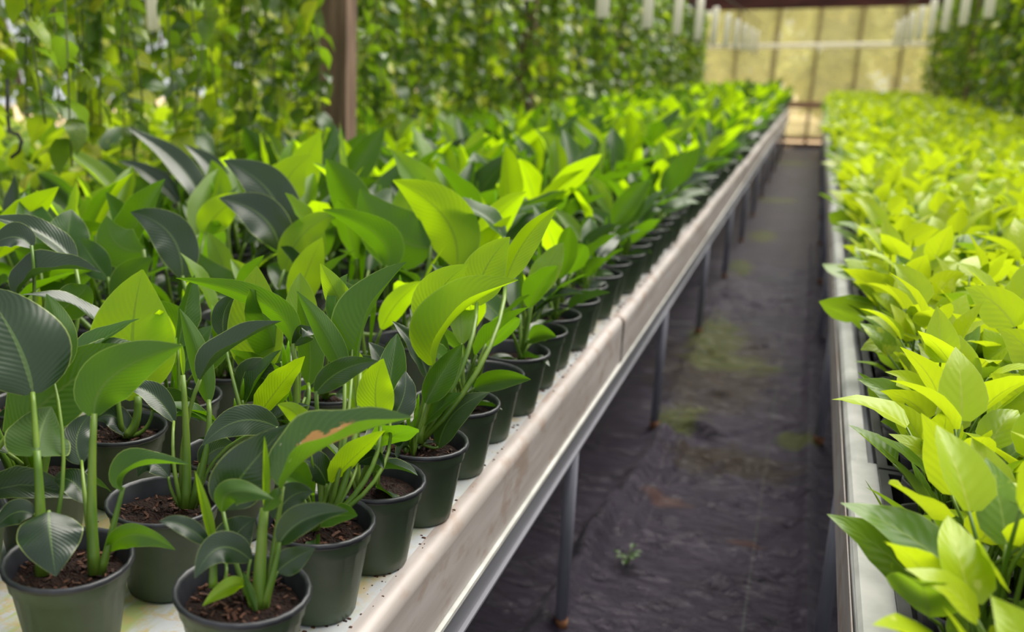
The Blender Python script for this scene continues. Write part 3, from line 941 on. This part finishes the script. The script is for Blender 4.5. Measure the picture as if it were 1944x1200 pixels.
LOW = []
MKEYS = ['dark_far', 'mid_far', 'bright_far', 'stem', 'pot', 'rim', 'soil']
P8 = lathe([(.052, 0), (.057, .02), (.0765, .128)], 10)
R8 = lathe([(.0765, .126), (.0808, .129), (.0745, .133), (.0705, .105)], 10)
S8 = lathe([(.0715, .106), (.002, .108)], 10)
for k in range(NVAR):
    mb = MB()
    for nm, V, F, U, key in paddle_plant(100 + k, 5, 2, 1.0, 4):
        mb.add(V, F, U, MKEYS.index(key + '_far') if key in ('dark', 'mid', 'bright') else 3)
    mb.add(*P8, 4); mb.add(*R8, 5); mb.add(*S8, 6)
    LOW.append(mb.arrays())


def scatter(name, items, LOWS, mats, seed):
    """many far copies joined into one mesh"""
    rg = np.random.default_rng(seed)
    Vs, Fs, Us, Ms, n = [], [], [], [], 0
    for (x, y, z, sc) in items:
        V, F, U, Mi = LOWS[int(rg.integers(0, len(LOWS)))]
        a = rg.uniform(0, 6.28)
        R = np.array([[math.cos(a), -math.sin(a), 0], [math.sin(a), math.cos(a), 0], [0, 0, 1]])
        Vs.append((V @ R.T) * sc + (x, y, z)); Fs.append(F + n); Us.append(U); Ms.append(Mi); n += len(V)
    mb = MB()
    mb.V, mb.F, mb.U, mb.M, mb.n = Vs, Fs, Us, Ms, n
    return mb.build(name, mats)
o = scatter('far_potted_paddle_plants', [(x, y, .75, rg.uniform(.95, 1.2) if k else rg.uniform(.75, 1.0)) for d, (x, y, k) in far], LOW, [M[k] for k in MKEYS], 3)
tag(o, 'distant mass of paddle-leaved plants in green pots filling the far bench', 'potted plants', kind='stuff')

# ---------------------------------------------------------------- yellow-green heart-leaved plants in black pots and trays
BPOT = lathe([(.002, 0), (.042, 0), (.058, .085), (.061, .087), (.061, .095), (.056, .094), (.050, .07)], 14)
BSOIL = lathe([(.052, .080), (.03, .083), (.001, .084)], 14)
def heart_plant(seed, n=7, mm=4, tseg=5, cnt=(14, 19), keys=('neon', 'neon_green'), size=1.0):
    rg = np.random.default_rng(seed)
    parts, stem = [], MB()
    c = int(rg.integers(*cnt))
    a0 = rg.uniform(0, 6.28)
    for k in range(c):
        f = k / (c - 1)
        az = a0 + k * 2.4 + rg.normal(0, .3)
        o = np.array([math.cos(az), math.sin(az), 0])
        b = np.array([rg.normal(0, .015), rg.normal(0, .015), .08])
        h = (.05 + .125 * f + rg.normal(0, .012)) * size
        r = (.075 - .045 * f) * rg.uniform(.6, 1.2) * size
        p2 = b + o * r + Z_ * h
        stem.add(*tube(bez(b, b + Z_ * h * .7 + o * r * .2, p2, 4), np.linspace(.0028, .0016, 5), tseg))
        L = rg.uniform(.08, .125) * size * (1 - .15 * f)
        W = L * rg.uniform(.50, .66)
        a1 = rg.uniform(.5, 1.25) - .35 * f
        a2 = a1 + rg.uniform(.2, .9)
        side = np.cross(Z_, o) * rg.normal(0, .4)
        q1 = p2 + norm(math.sin(a1) * o + math.cos(a1) * Z_ + side * .4) * L * .5
        q2 = q1 + norm(math.sin(a2) * o + math.cos(a2) * Z_ + side) * L * .5
        P = bez(p2, q1, q2, n)
        T = norm(np.gradient(P, axis=0))
        N = -o * T[:, 2:3] + Z_ * (T @ o)[:, None]
        N = rot_about(N, norm(T.mean(0)), rg.normal(0, .45))
        key = keys[1] if (f < .35 or rg.uniform() < .18) else keys[0]
        parts.append(('leaf', *leaf_geo(P, N, W, mm, rg.uniform(.1, .5), rg.uniform(.01, .03), rg, prof_heart, curl=rg.uniform(0, .2)), key))
    V, F, U, _ = stem.arrays()
    parts.append(('stem', V, F, U, 'stem'))
    return parts
ME_BPOT = MB().add(*BPOT).mesh('pot', M['blackpot'])
ME_BSOIL = MB().add(*BSOIL).mesh('soil', M['soil'])
NH = 10
HV = [[(nm, MB().add(V, F, U).mesh(nm, M[key])) for nm, V, F, U, key in heart_plant(300 + k)] for k in range(NH)]
NK = ['neon_far', 'neon_green_far', 'stem', 'blackpot']
HL = []
B8 = lathe([(.042, 0), (.061, .09), (.05, .08), (.002, .08)], 8)
for k in range(NH):
    mb = MB()
    for nm, V, F, U, key in heart_plant(300 + k, 3, 2, 3):
        mb.add(V, F, U, NK.index(key + '_far') if key != 'stem' else 2)
    mb.add(*B8, 3)
    HL.append(mb.arrays())
spots = []
rg = np.random.default_rng(21)
NC = 10
for k in range(NC):
    y = .75 + .07 * (k % 2)
    while y < SKIP_Y:
        spots.append((.245 + .139 * k + rg.normal(0, .006), y + rg.normal(0, .006), k))
        y += .139
vis, rest = [], []
for s in spots:
    ok, d = in_view(s[0], s[1], .92, 60)
    (vis if ok else rest).append((d, s))
vis.sort()
for i, (d, (x, y, k)) in enumerate(vis[:300]):
    lb = 'yellow-green heart-leaved plant in a black pot, %s row in from the white rail' % ORD[k]
    if k == 0:
        lb = 'yellow-green heart-leaved plant in a black pot spilling over the white rail'
    o = thing('potted_heart_leaf_plant', lb, 'potted plant', (x, y, .712), rg.uniform(0, 6.28), 'heart-leaved plants, %s row' % ORD[k])
    link('pot', ME_BPOT, o); link('soil', ME_BSOIL, o)
    sc = rg.uniform(.95, 1.2)
    for nm, me in HV[int(rg.integers(0, NH))]:
        c = link(nm, me, o); c.scale = (sc,) * 3; c.location = (0, 0, .08 * (1 - sc))
o = scatter('far_heart_leaf_plants', [(x, y, .712, rg.uniform(.98, 1.22)) for d, (x, y, k) in vis[300:] + [r for r in rest if r[0] > .2]], HL, [M[k] for k in NK], 4)
tag(o, 'distant carpet of yellow-green heart-leaved plants on the tray bench', 'potted plants', kind='stuff')

# black trays along the rail side
tr = MB()
TW, TL = .36, .53
def tray_ring(mb, z0, z1, i0, i1):
    for (xa, xb, ya, yb) in ((-TW / 2, TW / 2, -TL / 2, -TL / 2 + .008), (-TW / 2, TW / 2, TL / 2 - .008, TL / 2), (-TW / 2, -TW / 2 + .008, -TL / 2, TL / 2), (TW / 2 - .008, TW / 2, -TL / 2, TL / 2)):
        box(mb, xa + i0, xb + i1, ya, yb, z0, z1)
tray_ring(tr, .004, .06, 0, 0)
ME_TRW = tr.mesh('tray_wall', M['blackpot'], False)
tr = MB(); box(tr, -TW / 2, TW / 2, -TL / 2, TL / 2, 0, .006); ME_TRB = tr.mesh('tray_base', M['blackpot'], False)
tr = MB()
for xa, xb, ya, yb in ((-TW / 2 - .008, TW / 2 + .008, -TL / 2 - .008, -TL / 2 + .008), (-TW / 2 - .008, TW / 2 + .008, TL / 2 - .008, TL / 2 + .008), (-TW / 2 - .008, -TW / 2 + .006, -TL / 2, TL / 2), (TW / 2 - .006, TW / 2 + .008, -TL / 2, TL / 2)):
    box(tr, xa, xb, ya, yb, .058, .064)
ME_TRR = tr.mesh('tray_rim', M['blackpot'], False)
y = 1.03
while y < 19.3:
    o = thing('plant_tray', 'black plastic carry tray under the yellow-green plants next to the white rail', 'tray', (.36, y, .702), 0, 'black trays along the rail')
    link('tray_base', ME_TRB, o); link('tray_wall', ME_TRW, o); link('tray_rim', ME_TRR, o)
    y += .555
o = thing('handle_strap', 'black plastic strap bent over the tray corner beside the rail', 'strap', (0, 0, 0))
MB().add(*tube(bez((.175, 1.47, .705), (.185, 1.50, .80), (.235, 1.56, .80), 8), .009, 6)).build('strap', M['blackpot'], o)

# ---------------------------------------------------------------- golden plants on the bench behind the vines
GL = []
GK = ['vine_gold_far', 'vine_far', 'stem']
ME_GF = []
for k in range(5):
    mb = MB()
    for nm, V, F, U, key in heart_plant(500 + k, 4, 2, 3, (16, 22), ('vine_gold', 'vine'), 1.35):
        mb.add(V, F, U, GK.index(key + '_far') if key != 'stem' else 2)
    ME_GF.append(mb.mesh('foliage', [M[q] for q in GK]))
rg = np.random.default_rng(31)
for k in range(4):
    y = 1.2 + .1 * (k % 2)
    while y < 12:
        x = -2.62 - .3 * k + rg.normal(0, .02)
        if in_view(x, y, 1.0)[0]:
            o = thing('potted_golden_plant', 'golden-leaved potted plant on the white bench behind the hanging vines', 'potted plant', (x, y, .75), rg.uniform(0, 6.28), 'golden plants behind the vines', rg.uniform(1.1, 1.4))
            link('pot', ME_BPOT, o)
            tag(link('foliage', ME_GF[int(rg.integers(0, 5))], o), kind='stuff')
        y += rg.uniform(.26, .34) if y < 7 else .4

# ---------------------------------------------------------------- hanging vines
def strand_path(rg, base, zend, n):
    az = rg.uniform(0, 6.28)
    o = np.array([math.cos(az), math.sin(az), 0])
    r = rg.uniform(.10, .24)
    p = [base + o * .12 + Z_ * .10, base + o * r + Z_ * .08]
    z = np.linspace(base[2], zend, n)
    dx, dy = rg.normal(0, .04, 2)
    ph = rg.uniform(0, 6.28, 2)
    for zz in z:
        q = (base[2] - zz)
        p.append(np.array([base[0] + o[0] * r + dx * q + .025 * math.sin(q * 5 + ph[0]), base[1] + o[1] * r + dy * q + .025 * math.sin(q * 4 + ph[1]), zz]))
    return np.array(p)


LV = {}
def vine_leaf(seed, n, mm):
    rg = np.random.default_rng(700 + seed)
    L = 1.0
    P = bez((0, 0, 0), (.5, 0, .12), (.95, rg.normal(0, .1), rg.uniform(-.45, -.1)), n)
    N = np.broadcast_to(Z_, P.shape).copy()
    N = rot_about(N, np.array([1., 0, 0]), rg.normal(0, .3))
    return leaf_geo(P, N, rg.uniform(.62, .78), mm, rg.uniform(.1, .4), .03, rg, prof_heart, curl=.15)
LEAF_HI = [vine_leaf(k, 6, 4) for k in range(5)]
LEAF_LO = [vine_leaf(k, 3, 2) for k in range(5)]
ME_VL = {key: [MB().add(*L_).mesh('leaf', M[key]) for L_ in LEAF_HI] for key in ('vine', 'vine_gold')}
ME_BASK = MB().add(*lathe([(.002, 0), (.10, 0), (.14, .14), (.15, .145), (.15, .155), (.135, .15), (.12, .1)], 16)).mesh('basket', M['basket'])
wm = MB()
for a in (0, 2.09, 4.19):
    wm.add(*tube(np.array([(.145 * math.cos(a), .145 * math.sin(a), .15), (0, 0, .42)]), .002, 4))
wm.add(*tube(np.array([(0, 0, .42), (0, 0, .5)]), .0025, 4))
ME_WIRE = wm.mesh('hanger_wire', M['wire'])


def vine(X, Y, seed, label, group, near, ns=14, zlo=1.0, zhi=1.45, gold=.3, top=2.32, lsc=1.0):
    rg = np.random.default_rng(seed)
    o = thing('hanging_vine', label, 'hanging plant', (X, Y, top), 0, group)
    link('basket', ME_BASK, o); link('hanger_wire', ME_WIRE, o)
    st, fol = MB(), MB()
    for s in range(ns):
        base = np.array([0, 0, 0.0])
        ze = rg.uniform(zlo, zhi) - top
        P = strand_path(rg, base, ze, 11)
        st.add(*tube(P, .0035, 4))
        seg = np.linalg.norm(np.diff(P, axis=0), axis=1); cl = np.concatenate([[0], np.cumsum(seg)])
        t_ = .05
        while t_ < cl[-1]:
            p = np.array([np.interp(t_, cl, P[:, i]) for i in range(3)])
            t_ += rg.uniform(.045, .085) * lsc
            L = rg.uniform(.065, .125) * lsc
            az = rg.uniform(0, 6.28)
            E = (rg.normal(0, .35), rg.uniform(.1, 1.0), az)
            key = 'vine_gold' if rg.uniform() < gold else 'vine'
            li = int(rg.integers(0, 5))
            zw = p[2] + top
            if near and .85 < zw < 1.95:
                c = link('leaf', ME_VL[key][li], o)
                c.location = p; c.scale = (L, L, L); c.rotation_euler = E
            else:
                V, F, U = LEAF_LO[li]
                Rm = np.array(Matrix.Rotation(E[2], 3, 'Z') @ Matrix.Rotation(E[1], 3, 'Y') @ Matrix.Rotation(E[0], 3, 'X'))
                fol.add((V * L) @ Rm.T + p, F, U, 0 if key == 'vine' else 1)
    st.build('strands', M['vine_stem'], o)
    if fol.V:
        tag(fol.build('foliage', [M['vine_far'], M['vine_gold_far']], o), kind='stuff')
    return o

rg = np.random.default_rng(41)
y = 1.75
i = 0
while y < 19.8:
    near = y < 4.0
    if abs(y - 4.1) < .17:
        y += .19; continue
    vine(-2.16 + rg.normal(0, .05), y, 1000 + i, ('trailing vine with big leaves, %s hanging basket before the square weathered post' % ORD[max(0, 6 - i)]) if near else 'trailing vine in the long curtain of hanging baskets along the first bench',
         'nearer hanging vines' if near else 'vine curtain along the first bench', near, ns=9 if near else (13 if y < 10 else 16), zlo=.95 if y > 5 else 1.0, zhi=1.5, gold=.28 if y < 9 else .2, top=2.32)
    y += .40 if near else .38
    i += 1
y = 7.5
while y < 20:
    vine(1.86 + rg.normal(0, .05), y, 2000 + i, 'trailing vine hanging from a basket beside the yellow-green plants', 'vine curtain beside the yellow-green plants', False, ns=15, zlo=.85, zhi=1.35, gold=.34, top=2.42)
    y += .40
    i += 1
# a second curtain over the bench behind
y = 2.6
while y < 18:
    vine(-4.2 + rg.normal(0, .1), y, 3000 + i, 'trailing vine in the second curtain of baskets, behind the golden plants', 'second vine curtain', False, ns=13, zlo=1.0, zhi=1.6, gold=.55, top=2.4, lsc=1.35)
    y += .46
    i += 1
for X_, lab in ((-2.16, 'steel rail the vine baskets hang from above the first bench'), (1.86, 'steel rail carrying the baskets beside the yellow-green plants'), (-4.2, 'steel rail carrying the second curtain of baskets')):
    zt = 2.82 if X_ == -2.16 else 2.91
    tag(MB().add(*tube(np.array([(X_, 1.0, zt), (X_, 19.9, zt)]), .016, 8)).build('hanging_rail', M['leg']), lab, 'rail')

# shrubs standing outside beyond the second curtain
def bush(X, Y, R, H, seed, label, keyset=('vine_far', 'vine_gold_far'), cnt=900, lsz=.16, name='shrub', group='shrubs outside the shade house', gold=.5):
    rg = np.random.default_rng(seed)
    o = thing(name, label, 'shrub', (X, Y, -.025), 0, group)
    st = MB()
    for k in range(5):
        a = rg.uniform(0, 6.28)
        st.add(*tube(bez((0, 0, 0), (0, 0, H * .4), (R * .5 * math.cos(a), R * .5 * math.sin(a), H * .75), 5), np.linspace(.035, .012, 6), 5))
    st.build('stems', M['trunk'], o)
    f = MB()
    for k in range(cnt):
        v = norm(rg.normal(0, 1, 3)) * rg.uniform(.55, 1) ** .5
        p = np.array([v[0] * R, v[1] * R, H * .52 + v[2] * H * .48])
        V, F, U = LEAF_LO[int(rg.integers(0, 5))]
        Rm = np.array(Matrix.Rotation(rg.uniform(0, 6.28), 3, 'Z') @ Matrix.Rotation(rg.uniform(-.3, 1.0), 3, 'Y') @ Matrix.Rotation(rg.normal(0, .4), 3, 'X'))
        f.add((V * lsz * rg.uniform(.7, 1.3)) @ Rm.T + p, F, U, 0 if rg.uniform() > gold else 1)
    tag(f.build('foliage', [M[q] for q in keyset], o), kind='stuff')
for k in range(11):
    bush(-6.4 + .5 * (k % 2), -.2 + 2.15 * k, .95, 3.4, 60 + k, 'broad leafy shrub behind the second vine curtain')
for k in range(5):
    bush(4.2, 9.5 + 2.5 * k, 1.0, 3.0, 80 + k, 'broad leafy shrub beyond the vines beside the yellow-green plants', group='shrubs beyond the tray bench')

# ---------------------------------------------------------------- irrigation: white drop pipes, header pipe
ME_DP = MB().add(*tube(np.array([(0, 0, .0), (0, 0, .012), (0, 0, .36), (0, 0, .385)]), [.026, .034, .034, .026], 12)).mesh('pipe', M['pvc'])
ME_NZ = MB().add(*tube(np.array([(0, 0, -.03), (0, 0, .004)]), [.007, .010], 8)).mesh('nozzle', M['blackpot'])
ME_DW = MB().add(*tube(np.array([(0, 0, .38), (0, 0, .54)]), .004, 6)).mesh('feed_tube', M['wire'])
def drops(X, y0, dy, z, label, group, n=40):
    y = y0
    for _ in range(n):
        if y > 19.6: break
        o = thing('drop_pipe', label, 'pipe', (X, y, z), 0, group)
        link('pipe', ME_DP, o); link('nozzle', ME_NZ, o); link('feed_tube', ME_DW, o)
        y += dy
    ln = MB().add(*tube(np.array([(X, y0 - .6, z + .545), (X, 19.75, z + .545)]), .008, 6))
    return ln
LNS = ((-1.1, 4.0, 1.53, 1.725, 'white plastic irrigation drop pipe hanging over the paddle-leaved plants', 'drop pipes over the first bench', 'thin overhead irrigation line above the paddle-leaved plants'),
       (1.02, 8.5, 1.42, 1.81, 'white plastic irrigation drop pipe hanging over the yellow-green plants', 'drop pipes over the tray bench', 'thin overhead irrigation line above the yellow-green plants'),
       (-3.3, 4.45, 1.0, 1.66, 'white plastic irrigation drop pipe glimpsed behind the hanging vines', 'drop pipes behind the vines', 'thin overhead irrigation line behind the hanging vines'))
for X_, y0, dy, z, lb, gr, ll in LNS:
    tag(drops(X_, y0, dy, z, lb, gr, 40 if X_ > -3 else 4).build('irrigation_line', M['wire']), ll, 'pipe')
o = thing('header_pipe', 'horizontal white plastic header pipe in front of the mesh end wall', 'pipe', (0, 20.1, 1.86))
MB().add(*tube(np.array([(-2.3, 0, 0), (1.9, 0, .015)]), .042, 10)).build('pipe', M['pvc'], o)
for x in (-2.28, 1.88):
    MB().add(*tube(np.array([(x, .0, -1.86), (x, .0, .02)]), .025, 8)).build('riser', M['pvc'], o)

# ---------------------------------------------------------------- outside: trees beyond the screen
def tree(X, Y, H, R, seed, label):
    rg = np.random.default_rng(seed)
    o = thing('tree', label, 'tree', (X, Y, -.025), 0, 'pale trees beyond the end wall')
    MB().add(*tube(bez((0, 0, 0), (.1, 0, H * .3), (0, .1, H * .7), 6), np.linspace(.16, .05, 7), 8)).build('trunk', M['trunk'], o)
    f = MB()
    cl = [(float(np.clip(rg.normal(0, R * .4), -R * .6, R * .6)), float(np.clip(rg.normal(0, R * .4), -R * .6, R * .6)), H * rg.uniform(.22, .95), R * rg.uniform(.3, .5)) for _ in range(18)]
    for cx, cy, cz, r in cl:
        for k in range(90):
            v = norm(rg.normal(0, 1, 3)) * r * rg.uniform(.5, 1)
            V, F, U = LEAF_LO[int(rg.integers(0, 5))]
            Rm = np.array(Matrix.Rotation(rg.uniform(0, 6.28), 3, 'Z') @ Matrix.Rotation(rg.uniform(-.3, 1.0), 3, 'Y'))
            f.add((V * rg.uniform(.3, .55)) @ Rm.T + (cx + v[0], cy + v[1], max(.1, cz + v[2] * .8)), F, U)
    tag(f.build('crown', M['crown'], o), kind='stuff')
for k, (x, y_, h, r) in enumerate([(-4.4, 44, 3.4, 1.6), (-1.3, 31, 5.2, 1.7), (1.7, 29.5, 5.4, 1.7), (4.6, 33, 5.4, 1.8), (8.0, 36, 6, 2.0), (.6, 40, 7.0, 2.4), (-9, 36, 5, 2.0), (3.4, 47, 8, 2.6), (-2.6, 52, 8.5, 2.6), (.2, 25.5, 3.4, 1.0), (3.3, 25.5, 3.4, 1.0), (9, 50, 9, 3)]):
    tree(x, y_, h, r, 40 + k, 'pale sunlit tree outside beyond the mesh end wall')

# ---------------------------------------------------------------- small things
o = thing('weed', 'small green weed seedling sprouting through the ground cloth', 'weed', tuple(on_z(1190, 1075, .0)), .4)
st = MB()
rg = np.random.default_rng(77)
for k in range(9):
    az = k * 2.4
    d = np.array([math.cos(az), math.sin(az), 0])
    h, r = rg.uniform(.02, .055), rg.uniform(.01, .03)
    p2 = d * r + Z_ * h
    st.add(*tube(bez((0, 0, 0), Z_ * h * .6, p2, 3), .0012, 4))
    P = bez(p2, p2 + d * .012 + Z_ * .004, p2 + d * .024, 5)
    V, F, U = leaf_geo(P, np.broadcast_to(Z_, P.shape).copy(), .018, 4, .2, .02, rg, prof_heart)
    MB().add(V, F, U).build('leaf', M['mid'], o)
st.build('stem', M['stem'], o)

# crumbs of potting bark spilt on the bench beside the pots
mb = MB()
rg = np.random.default_rng(88)
for k in range(900):
    y = .9 + 9 * rg.uniform() ** 1.3
    x = rg.uniform(-.53, -.462) if rg.uniform() < .8 else rg.uniform(-.60, -.5)
    s = rg.uniform(.0008, .0028) * (1 if y < 2 else 1.7)
    V = np.array([(-1, -1, 0), (1, -.7, 0), (.8, 1, 0), (-1, .8, 0), (-.6, -.6, 1), (.6, -.5, 1), (.5, .7, 1), (-.6, .5, 1)]) * (s * rg.uniform(.6, 1.6), s, s * .8) + (x, y, .7495)
    mb.add(V, [(4, 5, 6, 7), (0, 1, 5, 4), (1, 2, 6, 5), (2, 3, 7, 6), (3, 0, 4, 7)])
tag(mb.build('soil_crumbs', M['chip'], smooth=False), 'brown crumbs of potting bark scattered on the white bench edge', 'soil', kind='stuff')

# black hook hanging among the near vines
o = thing('wire_hook', 'black curved wire hook dangling among the nearest vines', 'hook', tuple(at(20, 300, 2.95)))
hk = [at(x, y_, 2.95) - at(20, 300, 2.95) for x, y_ in ((14, 150), (14, 215), (18, 250), (34, 255), (41, 268), (36, 288), (20, 300))]
MB().add(*tube(np.array(hk), .006, 6)).build('hook', M['wire'], o)
